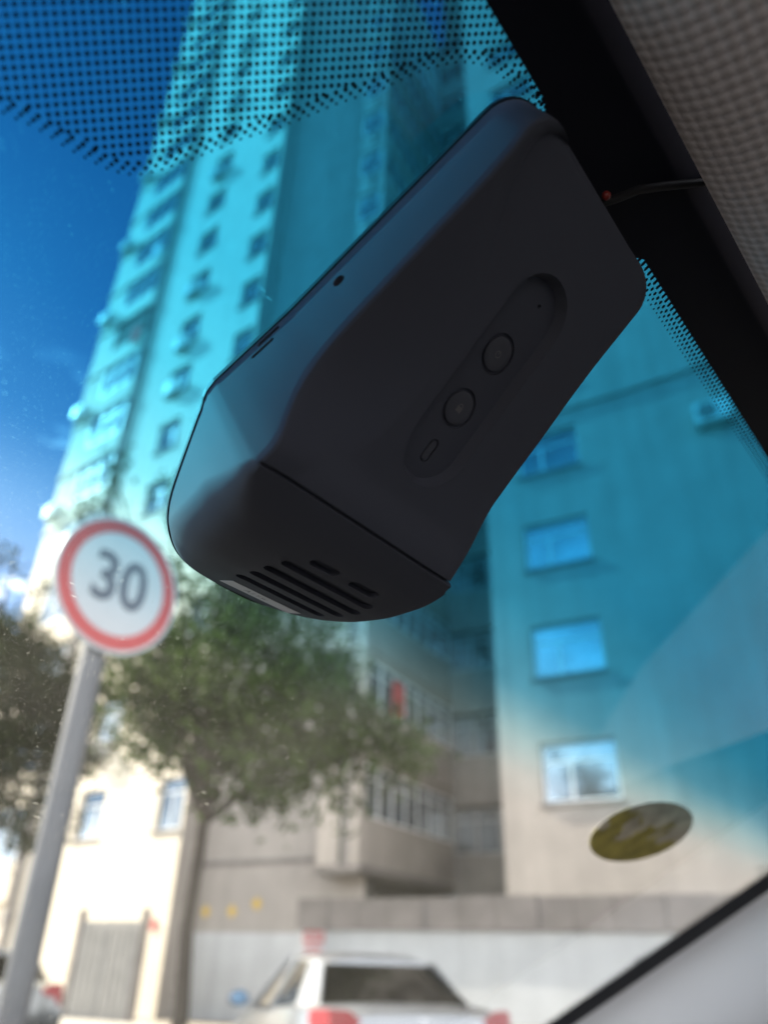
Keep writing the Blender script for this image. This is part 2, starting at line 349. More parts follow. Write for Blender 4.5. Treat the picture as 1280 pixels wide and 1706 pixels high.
WIN = {}
def window(parent, at, d, n, w, h, style='slide', fm='frame', glassm='pane', sill=True):
    """window set in its hole: frame > pane, sill. at = lower corner, d along the wall, n inward"""
    key = (round(w, 2), round(h, 2), style, fm)
    if key not in WIN:
        t = .06; bm = bmesh.new()
        box(bm, 0, w, 0, .07, 0, t); box(bm, 0, w, 0, .07, h - t, h); box(bm, 0, t, 0, .07, t, h - t); box(bm, w - t, w, 0, .07, t, h - t)
        if style == 'slide':
            box(bm, t, w - t, .012, .058, h * .66, h * .66 + .05); box(bm, w * .36, w * .36 + .07, .005, .065, t, h * .66)
        elif style == 'cross':
            box(bm, t, w - t, .012, .058, h * .70, h * .70 + .05); box(bm, w / 2 - .03, w / 2 + .03, .01, .06, t, h * .70)
        elif style == 'band':
            kk = max(2, int(round(w / .75)))
            for i in range(1, kk): box(bm, w * i / kk - .04, w * i / kk + .04, .005, .065, t, h - t)
            box(bm, t, w - t, .015, .055, h * .72, h * .72 + .05)
        bmesh.ops.recalc_face_normals(bm, faces=bm.faces); f = bpy.data.meshes.new('frame'); bm.to_mesh(f); bm.free(); f.materials.append(M[fm])
        bm = bmesh.new(); box(bm, t * .5, w - t * .5, .03, .042, t * .5, h - t * .5)
        bmesh.ops.recalc_face_normals(bm, faces=bm.faces); p = bpy.data.meshes.new('pane'); bm.to_mesh(p); bm.free(); p.materials.append(M[glassm])
        bm = bmesh.new(); box(bm, -.06, w + .06, -.19, -.02, -.09, -.015)
        bmesh.ops.recalc_face_normals(bm, faces=bm.faces); s_ = bpy.data.meshes.new('sill'); bm.to_mesh(s_); bm.free(); s_.materials.append(M['coping'])
        WIN[key] = (f, p, s_)
    f, p, s_ = WIN[key]
    mw = Matrix(((d.x, n.x, 0, at.x), (d.y, n.y, 0, at.y), (0, 0, 1, at.z), (0, 0, 0, 1)))
    fo = obj('window', f, None, parent, mw); obj('pane', p, None, fo, mw)
    if sill: obj('sill', s_, None, fo, mw)
    return fo

ACM = None
def aircon(parent, at, d, n):
    """outdoor unit standing on brackets outside the wall"""
    global ACM
    if ACM is None:
        bm = bmesh.new(); box(bm, -.42, .42, -.38, -.06, 0, .58); bmesh.ops.bevel(bm, geom=bm.edges[:], offset=.02, segments=2, affect='EDGES')
        box(bm, -.36, -.31, -.38, 0, -.05, -.004); box(bm, .31, .36, -.38, 0, -.05, -.004); bmesh.ops.recalc_face_normals(bm, faces=bm.faces); a = bpy.data.meshes.new('air_conditioner'); bm.to_mesh(a); bm.free(); a.materials.append(M['ac'])
        bm = bmesh.new(); tube(bm, [(-.12, -.386, .29), (-.12, -.395, .29)], .235, 20); bmesh.ops.recalc_face_normals(bm, faces=bm.faces); b = bpy.data.meshes.new('fan_grille'); bm.to_mesh(b); bm.free(); b.materials.append(M['acd'])
        ACM = (a, b)
    mw = Matrix(((d.x, n.x, 0, at.x), (d.y, n.y, 0, at.y), (0, 0, 1, at.z), (0, 0, 0, 1)))
    o = obj('air_conditioner', ACM[0], None, parent, mw); obj('fan_grille', ACM[1], None, o, mw)

def slab(name, origin, d, n, x0, x1, y0, y1, z0, z1, m, parent):
    bm = bmesh.new(); mw = Matrix(((d.x, n.x, 0, origin.x), (d.y, n.y, 0, origin.y), (0, 0, 1, origin.z), (0, 0, 0, 1))); box(bm, x0, x1, y0, y1, z0, z1, mw); return obj(name, bm, m, parent)

# --- tall tower on the left: the sunlit front, a small step, the shaded front and its side wing
tower = thing('apartment_tower', 'tall cream apartment tower behind the trees with a sunlit left edge and rows of windows', 'building', (-5.4, 24, 0))
e1 = az(-52); n1 = az(38)                                   # along the lit front to the left; inward
C1 = Vector((-5.38, 23.02, 0)); TOP = 70.0; FH = 2.95
holes = []; wins = []
for kf in range(22):
    zc = 5.2 + FH * kf
    holes.append((.12, 1.32, zc - .72, zc + .72)); wins.append((.12, zc - .72, 1.2, 1.44, kf, 2))
    holes.append((3.9, 5.3, zc - .72, zc + .72)); wins.append((3.9, zc - .72, 1.4, 1.44, kf, 1))
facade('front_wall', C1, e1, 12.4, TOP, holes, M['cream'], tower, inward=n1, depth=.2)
for x, z, w_, h_, kf, c_ in wins:
    window(tower, C1 + e1 * x + n1 * .12 + Z * z, e1, n1, w_, h_, 'slide' if c_ == 1 else 'cross')
    if (c_ == 1 and kf in (1, 3, 6, 7, 8, 11, 13, 15)) or (c_ == 2 and kf in (16,)):
        aircon(tower, C1 + e1 * (x + w_ * .5) + Z * (z - .62 if kf % 2 else z - .2), e1, n1)
bm = bmesh.new(); tube(bm, [C1 + e1 * 7.75 - n1 * .1, C1 + e1 * 7.75 - n1 * .1 + Z * TOP], .11, 10)
for kf in range(23): tube(bm, [C1 + e1 * 7.75 - n1 * .1 + Z * (2.2 + FH * kf), C1 + e1 * 7.75 - n1 * .1 + Z * (2.5 + FH * kf)], .17, 10)
obj('drain_pipe', bm, M['pipe'], tower)
for kf in range(22):                                        # glazed balconies stacked left of the pipe
    z = 2.9 + FH * kf; b0 = C1 + Z * z
    slab('balcony', b0, e1, n1, 8.0, 12.38, -.20, -.004, 0, 1.05, M['cream'], tower)
    slab('balcony_panel', b0, e1, n1, 10.75, 12.36, -.19, -.004, 1.054, 2.79, M['cream'], tower)
    slab('balcony_slab', b0, e1, n1, 7.95, 12.42, -.27, -.004, -.14, -.004, M['cream'], tower)
    if kf == 8: slab('balcony_shade_block', b0, e1, n1, 8.05, 10.7, -.18, -.008, 1.054, 2.79, M['dark'], tower)  # dark block paints the shade inside the open balcony
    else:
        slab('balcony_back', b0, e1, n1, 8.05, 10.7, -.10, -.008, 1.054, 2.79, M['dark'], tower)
        window(tower, b0 + e1 * 8.1 - n1 * .19 + Z * 1.054, e1, n1, 2.6, 1.72, 'band', sill=False)
    if kf % 2: aircon(tower, b0 + e1 * 11.8 - n1 * .20 + Z * (.25 + .3 * (kf % 4 == 1)), e1, n1)
    if kf in (4, 8, 10): slab('laundry', b0, e1, n1, 8.3, 8.9, -.34, -.30, .5, 1.5, M['redcloth'] if kf == 8 else M['frame'], tower)
# step at the corner and the shaded front
S1 = C1 + n1 * .8; e2 = az(-60); n2 = az(30)
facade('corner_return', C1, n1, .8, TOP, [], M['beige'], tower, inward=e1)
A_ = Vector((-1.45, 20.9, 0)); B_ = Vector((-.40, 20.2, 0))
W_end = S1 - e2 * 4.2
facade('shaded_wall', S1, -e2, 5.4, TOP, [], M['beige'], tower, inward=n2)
slab('plinth_band', S1, -e2, n2, 0, 4.2, -.03, -.004, 0, 1.95, M['white'], tower)
slab('string_course', S1, -e2, n2, 0, 4.2, -.03, -.004, 3.55, 3.68, M['coping'], tower)
# wing with enclosed balconies that overhang its ground floor
d2 = n2; WL = 6.5
facade('wing_front', A_, -e2, (B_ - A_).length, TOP, [], M['beige'], tower, z0=3.25, inward=n2)
zr = []
for kf in range(16):
    z = 3.4 + 2.82 * kf; o_ = B_ + Z * z
    slab('bay_parapet', o_, d2, e2, 0, WL, 0, .12, 0, 1.12, M['beige'], tower)
    slab('bay_slab', o_, d2, e2, -.004, WL, -.05, 1.2, -.16, -.004, M['coping'] if kf == 0 else M['beige'], tower)
    slab('bay_lintel', o_, d2, e2, 0, WL, 0, .12, 2.42, 2.656, M['beige'], tower)
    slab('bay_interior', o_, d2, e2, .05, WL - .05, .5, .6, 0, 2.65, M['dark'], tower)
    window(tower, o_ + d2 * .25 + Z * 1.124 + e2 * .02, d2, e2, WL - .5, 1.29, 'band', sill=False)
    slab('bay_post', o_, d2, e2, 0, .246, 0, .12, 1.124, 2.416, M['beige'], tower)
    slab('bay_post', o_, d2, e2, WL - .246, WL, 0, .12, 1.124, 2.416, M['beige'], tower)
    if kf == 1: slab('hung_cloth', o_, d2, e2, 1.6, 2.3, -.02, .0, 1.2, 2.2, M['redcloth'], tower)
    if kf >= 5: window(tower, Vector((A_.x, A_.y, 0)) - e2 * .15 - n2 * .06 + Z * (z + 1.1), -e2, n2, .95, 1.3, 'cross', sill=False)
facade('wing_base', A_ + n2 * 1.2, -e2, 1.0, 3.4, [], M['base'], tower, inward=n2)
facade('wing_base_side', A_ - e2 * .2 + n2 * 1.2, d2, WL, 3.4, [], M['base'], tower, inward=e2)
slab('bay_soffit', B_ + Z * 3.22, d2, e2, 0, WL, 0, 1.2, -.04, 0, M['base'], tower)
# recess between the wing and the next block, its shade put into darker colours
Q0 = B_ + d2 * WL
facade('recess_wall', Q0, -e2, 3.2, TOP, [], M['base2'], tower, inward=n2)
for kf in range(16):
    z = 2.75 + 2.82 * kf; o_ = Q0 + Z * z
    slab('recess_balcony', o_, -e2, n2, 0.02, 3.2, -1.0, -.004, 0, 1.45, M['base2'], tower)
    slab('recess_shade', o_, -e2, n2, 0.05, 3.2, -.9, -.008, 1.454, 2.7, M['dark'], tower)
    window(tower, o_ - n2 * .98 - e2 * .05 + Z * 1.454, -e2, n2, 3.0, 1.22, 'band', fm='dframe', glassm='dpane', sill=False)
facade('left_return', C1 + e1 * 12.4, n1, 12, TOP, [], M['cream'], tower, inward=-e1)
slab('roof', C1 + Z * TOP, e1, n1, 0, 12.4, 0, 12, .004, .3, M['coping'], tower)

# --- nearer block on the right
block = thing('apartment_block', 'beige apartment block with one column of sliding windows above the white wall', 'building', (6, 17, 0))
R0 = Vector((2.79, 17.85, 0)); dr = -e2
holes = []; fh = 2.775
for kf in range(11):
    z = 4.395 + fh * kf
    holes.append((.95, 2.63, z, z + 1.25)); holes.append((7.6, 9.2, z, z + 1.25))
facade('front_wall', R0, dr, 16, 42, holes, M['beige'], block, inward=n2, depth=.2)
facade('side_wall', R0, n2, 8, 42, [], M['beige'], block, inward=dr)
for h in holes: window(block, R0 + dr * h[0] + n2 * .12 + Z * h[2], dr, n2, h[1] - h[0], 1.25, 'slide')
slab('roof', R0 + Z * 42, dr, n2, 0, 16, 0, 10, .004, .3, M['coping'], block)
aircon(block, R0 + dr * 6.0 + Z * 12.7, dr, n2)
bm = bmesh.new(); a_ = R0 + dr * 1.0 + Z * 14.48 - n2 * .05
tube(bm, [a_, a_ + dr * 3 + Z * .06, a_ + dr * 8 + Z * .28, a_ + dr * 14 + Z * .3], .045, 8); obj('cable_run', bm, M['pipe'], block)

# --- compound wall in front of them, the gate, plates on walls
cw = thing('compound_wall', 'long white boundary wall with grey stone coping behind the silver car', 'wall', (2, 13.5, 0))
dw = -az(-62); nw = az(28); W0 = Vector((-1.25, 15.0, 0))
bm = bmesh.new(); mwall = Matrix(((dw.x, nw.x, 0, W0.x), (dw.y, nw.y, 0, W0.y), (0, 0, 1, 0), (0, 0, 0, 1)))
box(bm, 0, 26, 0, .24, 0, 1.80, mwall); obj('wall', bm, M['white'], cw)
bm = bmesh.new(); x = 0
while x < 26:
    wd = random.uniform(.55, .75); box(bm, x, x + wd - .012, -.09 + random.uniform(-.006, .006), .33, 1.804, 2.27 + random.uniform(-.012, .012), mwall); x += wd
obj('coping', bm, M['coping'], cw)
bm = bmesh.new()
for i in range(5):
    x = 5.6 + i * .62; box(bm, x, x + random.uniform(.3, .6), -.004, -.0015, 1.42 + random.uniform(-.02, .02), 1.48 + random.uniform(0, .03), mwall)
obj('wall_dash', bm, M['pole'], cw)  # row of thin dark dashes on the wall face

nb = thing('notice_board', 'small red and white notice fixed to the white wall above the silver car', 'sign', W0 + dw * .12 + Z * 1.1)
bm = bmesh.new(); box(bm, .10, .52, -.018, -.003, 1.36, 1.79, mwall); obj('board', bm, M['signw'], nb)
bm = bmesh.new(); box(bm, .112, .508, -.022, -.0185, 1.60, 1.778, mwall); obj('red_panel', bm, M['orange'], nb)
bm = bmesh.new()
for i in range(4): box(bm, .15 + i * .085, .21 + i * .085, -.026, -.0225, 1.65, 1.735, mwall)
obj('white_lettering', bm, M['signw'], nb)
bm = bmesh.new()
for j in range(3):
    for i in range(7): box(bm, .14 + i * .05, .175 + i * .05, -.022, -.0185, 1.40 + j * .06, 1.43 + j * .06, mwall)
obj('red_lettering', bm, M['orange'], nb)

gt = thing('metal_gate', 'grey steel double gate in shade left of the thin tree trunk', 'gate', (-7.0, 21.5, 0))
g0 = Vector((-6.9, 20.9, 0)); dg_ = -e2
for i in range(2):
    bm = bmesh.new(); mg = Matrix(((dg_.x, n2.x, 0, g0.x), (dg_.y, n2.y, 0, g0.y), (0, 0, 1, 0), (0, 0, 0, 1)))
    box(bm, i * .95, i * .95 + .92, 0, .05, .08, 2.05, mg)
    for j in range(4): box(bm, i * .95 + .08 + j * .2, i * .95 + .2 + j * .2, -.02, -.004, .2, 1.9, mg)
    obj('gate_leaf', bm, M['gate'], gt)
bm = bmesh.new(); box(bm, -.16, -.02, -.03, .1, 0, 2.3, mg); box(bm, 1.9, 2.04, -.03, .1, 0, 2.3, mg); obj('gate_post', bm, M['coping'], gt)
for i, (px, z, lab) in enumerate(((.45, 2.45, 'yellow diamond plate on the beige wall beside the tree trunk, nearest the gate'), (1.35, 2.45, 'yellow diamond plate on the beige wall, middle one of three'), (2.15, 2.62, 'yellow diamond plate set highest on the beige wall right of the trunk'))):
    bm = bmesh.new(); c = S1 - e2 * px + Z * z - n2 * .012
    loft(bm, [[c - e2 * .16, c + Z * .16, c + e2 * .16, c - Z * .16], [q - n2 * .012 for q in (c - e2 * .16, c + Z * .16, c + e2 * .16, c - Z * .16)]])
    setp(obj('warning_plate', bm, M['yellow']), lab, 'sign', 'yellow plates on the beige wall')
bm = bmesh.new(); c = C1 + e1 * .55 + Z * 2.1 - n1 * .02; box(bm, -.10, .10, -.03, 0, -.14, .14, Matrix(((e1.x, n1.x, 0, c.x), (e1.y, n1.y, 0, c.y), (0, 0, 1, c.z), (0, 0, 0, 1))))
setp(obj('alarm_box', bm, M['orange']), 'small orange red box on the tower corner above the gate', 'box')

# ------------------------------------------------------------------ trees
def tree(name, label, base, height, clumps, leafm, n_leaves, limbs, lean=(0, 0), r0=.088, leaf=.08, sigma=.36):
    t = thing(name, label, 'tree', base, 'street trees along the kerb')
    b = Vector(base); bm = bmesh.new()
    top = b + Vector((lean[0], lean[1], height))
    pts = [b, b.lerp(top, .25) + Vector((.03, .01, 0)), b.lerp(top, .55) - Vector((.03, 0, 0)), b.lerp(top, .8), top]
    tube(bm, pts, [r0 * 1.25, r0, r0 * .85, r0 * .78, r0 * .75], 12)
    for c in limbs:
        c = Vector(c); mid = top.lerp(c, .5) + Vector((random.uniform(-.2, .2), random.uniform(-.2, .2), .15))
        tube(bm, [top - Z * .12, mid, c], [r0 * .55, r0 * .34, r0 * .10], 8)
    obj('trunk', bm, M['bark'], t, smooth=60)
    # foliage: many small leaves gathered in clumps
    C = np.array([c[:3] for c in clumps]); Rr = np.array([c[3] for c in clumps]); pw = Rr ** 2.2; pw /= pw.sum()
    sub = []
    for _ in range(int(n_leaves / 26)):
        i = rng.choice(len(C), p=pw); v = rng.normal(size=3); v /= np.linalg.norm(v); sub.append(C[i] + v * Rr[i] * rng.uniform(.35, 1.0) ** .6 * np.array([1, 1, .85]))
    sub = np.array(sub); idx = rng.integers(0, len(sub), n_leaves)
    p = sub[idx] + rng.normal(size=(n_leaves, 3)) * sigma * np.array([1, 1, .8]) * .5
    u = rng.normal(size=(n_leaves, 3)); u[:, 2] -= .5; u /= np.linalg.norm(u, axis=1)[:, None]
    v = np.cross(u, rng.normal(size=(n_leaves, 3))); v /= np.linalg.norm(v, axis=1)[:, None]
    s = leaf * rng.uniform(.6, 1.3, n_leaves)[:, None]
    q = np.stack([p - u * s, p + v * s * .38, p + u * s, p - v * s * .38], 1).reshape(-1, 3)
    me = bpy.data.meshes.new('crown'); me.from_pydata(q.tolist(), [], np.arange(len(q)).reshape(-1, 4).tolist())
    obj('crown', me, leafm, t)
    return t
b1 = (-2.12, 10.2, .13)
tree('street_tree', 'slender street tree with a round crown and bare trunk left of the silver car', b1, 2.75,
     [(-2.0, 10.2, 4.6, 1.15), (-1.2, 10.0, 4.2, .95), (-.5, 10.2, 3.9, .75), (.15, 10.3, 3.75, .5), (-2.7, 10.5, 4.3, .8), (-1.5, 10.3, 5.5, 1.0), (-2.4, 10.2, 5.9, .8), (-.8, 10.1, 4.7, .55), (-.9, 10.2, 3.15, .42), (-1.7, 10.1, 3.4, .65), (-3.35, 10.4, 4.3, .55), (-3.3, 10.4, 5.4, .5), (.35, 10.3, 3.7, .4), (-3.55, 10.4, 7.8, .22), (-4.35, 10.4, 7.95, .2), (-3.9, 10.4, 7.3, .2), (-3.1, 10.5, 4.9, .75), (-2.9, 10.4, 3.7, .5), (-1.0, 10.1, 3.6, .6), (-2.9, 10.4, 6.9, .35), (-2.35, 10.3, 7.1, .4), (-1.6, 10.3, 6.5, .6), (-.3, 10.3, 3.2, .3)],
     M['leaf'], 14500, [(-2.3, 10.2, 5.8), (-1.2, 10.1, 4.9), (-.5, 10.2, 4.1), (-2.7, 10.4, 4.8), (-1.6, 10.3, 5.9), (-.3, 10.3, 3.9), (-2.4, 10.2, 6.9), (-3.3, 10.4, 5.2), (-3.55, 10.4, 7.9), (-4.35, 10.4, 8.0)], (-.02, .02))
b2 = (-7.1, 13.2, .13)
tree('street_tree', 'dense dark tree crown behind the speed sign post, partly outside the picture', b2, 3.0,
     [(-7.0, 13.0, 5.2, 1.4), (-5.9, 13.0, 4.7, 1.1), (-5.6, 13.3, 5.4, .8), (-5.3, 13.0, 4.2, .7), (-6.3, 12.8, 5.9, .6), (-7.6, 13.2, 6.2, .9), (-6.6, 13.2, 3.6, .8), (-5.5, 13.2, 3.2, .55), (-6.2, 13.0, 7.2, .22), (-5.6, 12.9, 8.6, .28), (-5.2, 12.9, 8.4, .25), (-5.0, 13.0, 5.0, .4), (-7.0, 12.9, 7.6, .22)],
     M['leaf2'], 16000, [(-6.2, 13, 7.2), (-5.5, 13, 5.2), (-7.4, 13.2, 7.2), (-5.4, 13, 4.2), (-6.9, 13, 8.0)], r0=.15)
b3 = (-11.6, 16.4, .13)
tree('street_tree', 'farthest street tree, seen through the dark crown at the edge', b3, 2.8,
     [(-11.5, 16.3, 5.0, 1.5), (-10.2, 16.4, 4.6, 1.2), (-10.6, 16.3, 6.2, 1.1), (-9.4, 16.5, 3.9, .8), (-11.8, 16.4, 6.8, 1.0), (-9.6, 16.4, 5.5, .6)],
     M['leaf2'], 9000, [(-11, 16.3, 6.5), (-10, 16.4, 5), (-12, 16.4, 6.5)], r0=.15)

# ------------------------------------------------------------------ speed limit sign
sg = thing('speed_limit_sign', 'round red and white 30 speed limit sign on a grey post', 'sign', (-1.10, 3.02, 0))
sc_ = Vector((-1.108, 2.965, 2.66)); un, rn = az(128), az(38)      # faces oncoming cars; its right-hand edge
SM = Matrix(((rn.x, 0, un.x, sc_.x), (rn.y, 0, un.y, sc_.y), (0, 1, 0, sc_.z), (0, 0, 0, 1)))
def cyl(bm, r, z0, z1, n=64): prism(bm, [(r * math.cos(2 * math.pi * i / n), r * math.sin(2 * math.pi * i / n)) for i in range(n)], z0, z1)
def ringm(bm, ro, ri, z0, z1, n=64):
    loft(bm, [[(r * math.cos(2 * math.pi * i / n), r * math.sin(2 * math.pi * i / n), z) for i in range(n)] for r, z in ((ri, z0), (ro, z0), (ro, z1), (ri, z1), (ri, z0))], cap=False)
bm = bmesh.new(); cyl(bm, .300, -.010, 0); obj('sign_plate', bm, M['signw'], sg, SM)
bm = bmesh.new(); ringm(bm, .284, .226, .0006, .002); obj('red_ring', bm, M['signr'], sg, SM)
me = text_mesh('30', .30, .0008, .006); me.transform(Matrix.Translation((0, 0, .0018)) @ Matrix.Diagonal((.92, 1.0, 1, 1)))
obj('number', me, M['signk'], sg, SM)
pb = sc_ - un * .075
bm = bmesh.new(); tube(bm, [(pb.x, pb.y, 0.0), (pb.x, pb.y, 2.84)], .050, 20); tube(bm, [(pb.x, pb.y, 2.84), (pb.x, pb.y, 2.855)], .053, 20); obj('post', bm, M['pole'], sg, smooth=50)
bm = bmesh.new()
for z in (-.12, .12): box(bm, -.075, .075, z - .02, z + .02, -.030, -.0105); 
obj('bracket', bm, M['pole'], sg, SM)

# ------------------------------------------------------------------ cars outside
def car(name, label, loc, head, paint):
    t = thing(name, label, 'car', loc)
    f, r = az(head), az(head + 90); b = Vector(loc)
    MW = Matrix(((r.x, f.x, 0, b.x), (r.y, f.y, 0, b.y), (0, 0, .965, b.z), (0, 0, 0, 1)))
    # body below the belt line: stations from the rear bumper (y=0) to the nose (y=4.5)
    st = [(0, .50, .72, .46, .74), (.06, .72, .86, .30, .98), (.35, .80, .875, .24, 1.04), (.9, .84, .88, .22, 1.04), (1.6, .86, .88, .20, 1.0), (2.6, .86, .88, .20, .945), (3.2, .84, .88, .22, .92), (3.9, .78, .865, .24, .82), (4.3, .66, .80, .28, .70), (4.48, .5, .62, .40, .58)]
    bm = bmesh.new(); rings = []
    for y, wt, wm, zb, zt in st:
        zm = zb + (zt - zb) * .62
        half = [(wm * .80, zb), (wm * .97, zb + .08), (wm, zm - .12), (wm * .995, zm), (wt * .985, zt - .045), (wt * .90, zt - .008), (wt * .5, zt + .012)]
        rings.append([(x, y, z) for x, z in half] + [(-x, y, z) for x, z in half[::-1]])
    loft(bm, rings); o = obj('body', bm, paint, t, MW, smooth=40)
    # roof and pillars (the cabin shell, open at the windows)
    base = [(.60, .70), (1.30, .82), (2.35, .82), (3.25, .70)]; tops = [(1.18, .55), (1.55, .60), (2.15, .60), (2.42, .56)]
    zb = [.975, .965, .945, .915]; zt = [1.375, 1.415, 1.425, 1.395]
    bm = bmesh.new()
    loft(bm, [[(-x, y, z - .05), (-x * .96, y, z - .015), (-x * .8, y, z + .018), (-x * .4, y, z + .036), (x * .4, y, z + .036), (x * .8, y, z + .018), (x * .96, y, z - .015), (x, y, z - .05), (x * .9, y, z - .055), (-x * .9, y, z - .055)] for (y, x), z in zip(tops, zt)])
    def bar(p, q, wd, th=.03):
        p, q = Vector(p), Vector(q); tube(bm, [p, q], wd, 6)
    for s in (-1, 1):
        loft(bm, [[(s * .70, .60, .97), (s * .80, .95, .97), (s * .79, 1.28, .97), (s * .74, .60, .97)], [(s * .55, 1.18, 1.37), (s * .585, 1.32, 1.375), (s * .60, 1.50, 1.385), (s * .57, 1.15, 1.37)]])
        bar((s * .80, 2.12, .95), (s * .60, 2.0, 1.40), .035); bar((s * .74, 3.22, .92), (s * .56, 2.40, 1.385), .04)
    obj('roof', bm, paint, t, MW, smooth=40)
    def panel(nm, pts, th, m, parent=t):
        bm = bmesh.new(); pts = [Vector(p) for p in pts]; n = (pts[1] - pts[0]).cross(pts[2] - pts[0]).normalized() * th
        loft(bm, [pts, [p - n for p in pts]]); return obj(nm, bm, m, parent, MW)
    panel('rear_window', [(-.70, .66, 1.05), (.70, .66, 1.05), (.54, 1.165, 1.355), (-.54, 1.165, 1.355)], .006, M['carglass'])
    panel('windscreen', [(.69, 3.24, .93), (-.69, 3.24, .93), (-.54, 2.44, 1.38), (.54, 2.44, 1.38)], .006, M['carglass'])
    for s in (-1, 1):
        panel('side_window', [(s * .79, 1.30, .975), (s * .81, 2.08, .96), (s * .60, 1.98, 1.38), (s * .60, 1.50, 1.38)][::s], .006, M['carglass'])
        panel('side_window', [(s * .81, 2.16, .96), (s * .745, 3.14, .93), (s * .57, 2.42, 1.375), (s * .605, 2.04, 1.39)][::s], .006, M['carglass'])
        # tail lamp wrapping the corner
        bm = bmesh.new(); loft(bm, [[(s * x, y, z) for x, y, z in ((.52, .035, .80), (.54, .052, .95), (.64, .05, 1.02))], [(s * x, y, z) for x, y, z in ((.80, .05, .76), (.80, .055, .96), (.805, .10, 1.03))], [(s * x, y, z) for x, y, z in ((.885, .30, .80), (.885, .40, .96), (.865, .42, 1.01))]])
        obj('tail_lamp', bm, M['tail'], t, MW, smooth=50)
        bm = bmesh.new(); bmesh.ops.create_uvsphere(bm, u_segments=16, v_segments=10, radius=1, matrix=Matrix.Translation((s * 1.0, 2.92, 1.0)) @ Matrix.Diagonal((.12, .075, .085, 1))); box(bm, s * .80, s * .95, 2.90, 2.94, .94, .97)
        mo = obj('door_mirror', bm, paint, t, MW, smooth=50)
        bm = bmesh.new(); disc(bm, Vector((s * 1.0, 2.842, 1.0)), Vector((1, 0, 0)), Vector((0, 0, 1)), .10, .07, 20); obj('mirror_glass', bm, M['bluem'], mo, MW)
        for y in (.85, 3.6):
            bm = bmesh.new(); tube(bm, [(s * .70, y, .31), (s * .72, y, .31), (s * .87, y, .31), (s * .89, y, .31)], [.28, .31, .31, .28], 28)
            wo = obj('wheel', bm, M['tyre'], t, MW, smooth=40)
            bm = bmesh.new(); tube(bm, [(s * .885, y, .31), (s * .897, y, .31)], .20, 24); obj('rim', bm, M['rim'], wo, MW)
        bm = bmesh.new(); box(bm, s * .32 - .13, s * .32 + .13, 1.45, 1.57, 1.02, 1.22); bmesh.ops.bevel(bm, geom=bm.edges[:], offset=.03, segments=2, affect='EDGES'); obj('headrest', bm, M['seat'], t, MW, smooth=50)
    bm = bmesh.new(); box(bm, -.6, .6, 1.40, 1.62, .6, 1.0); obj('rear_seat', bm, M['seat'], t, MW)
    bm = bmesh.new(); box(bm, -.22, .22, -.012, .0, .62, .74); obj('number_plate', bm, M['plate'], t, MW)
    bm = bmesh.new(); disc(bm, Vector((0, .050, .93)), Vector((1, 0, 0)), Vector((0, .05, 1)).normalized(), .05, .035, 20); obj('emblem', bm, M['chrome'], t, MW)
    bm = bmesh.new(); box(bm, -.82, .82, -.03, .06, .36, .52); bmesh.ops.bevel(bm, geom=bm.edges[:], offset=.03, segments=2, affect='EDGES'); obj('bumper', bm, paint, t, MW)
    return t
cg = bpy.data.materials.new('car_glass'); cg.use_nodes = True; t_ = cg.node_tree; t_.nodes.clear()
o_ = t_.nodes.new('ShaderNodeOutputMaterial'); a_ = t_.nodes.new('ShaderNodeBsdfTransparent'); a_.inputs[0].default_value = (.24, .26, .26, 1); b_ = t_.nodes.new('ShaderNodeBsdfGlossy'); b_.inputs['Roughness'].default_value = .03
f_ = t_.nodes.new('ShaderNodeFresnel'); f_.inputs[0].default_value = 1.7; x_ = t_.nodes.new('ShaderNodeMixShader')
t_.links.new(f_.outputs[0], x_.inputs[0]); t_.links.new(a_.outputs[0], x_.inputs[1]); t_.links.new(b_.outputs[0], x_.inputs[2]); t_.links.new(x_.outputs[0], o_.inputs[0])
M['carglass'] = cg
car('parked_sedan', 'silver white sedan seen from behind, parked against the white wall', (.46, 7.5, 0), -19, M['silver'])
car('parked_sedan', 'dark sedan parked beyond the sign post in front of the gate', (-4.75, 11.6, 0), -30, M['navy'])

# ------------------------------------------------------------------ the car the photograph is taken from
own = thing('car_cabin', 'interior of the car: tinted windscreen, grey fabric headliner and pale pillar trim', 'car', Vector((EYE.x, EYE.y, 0)))
bm = bmesh.new()
nu, nv = 1, 1
box(bm, -.095, .75, -.62, .90, -.005, 0); ws = obj('windscreen', bm, glass_mat(), own, GLASS)

# ceramic frit printed on the glass: solid border, sensor patch of dots, toothed edges
mm = .001
SENS = [(27.5, -2), (28, 14), (27.0, 21.4), (25.0, 26.9), (24.2, 33.6), (22.1, 41.2), (19.6, 44.7), (15.3, 47.7), (8.1, 51.4), (1.2, 54.7), (-7.4, 59.8), (-17.0, 64.3), (-26.1, 69.6), (-33.7, 72.7), (-40.5, 77.1), (-45.1, 82.4), (-47.7, 91.3), (-50.1, 101.4)]
full = [(g, -l - 60) for g, l in SENS[::-1]] + SENS                        # mirrored on the far side of the patch
def resample(p, step):
    o = [p[0]]; acc = 0
    for a, b in zip(p, p[1:]):
        d = math.dist(a, b); s = step - acc
        while s <= d: o.append((a[0] + (b[0] - a[0]) * s / d, a[1] + (b[1] - a[1]) * s / d)); s += step
        acc = (acc + d) % step
    return o
fine = resample(full, .25)
sm = []
for i in range(len(fine)):                                               # round the corners of the outline
    a, b = max(0, i - 10), min(len(fine), i + 11); sm.append((sum(q[0] for q in fine[a:b]) / (b - a), sum(q[1] for q in fine[a:b]) / (b - a)))
def offset(p, d):
    o = []
    for i in range(len(p)):
        a, b = p[max(0, i - 2)], p[min(len(p) - 1, i + 2)]; tx, ty = b[0] - a[0], b[1] - a[1]; h = math.hypot(tx, ty) or 1
        o.append((p[i][0] - ty / h * d, p[i][1] + tx / h * d))
    return o
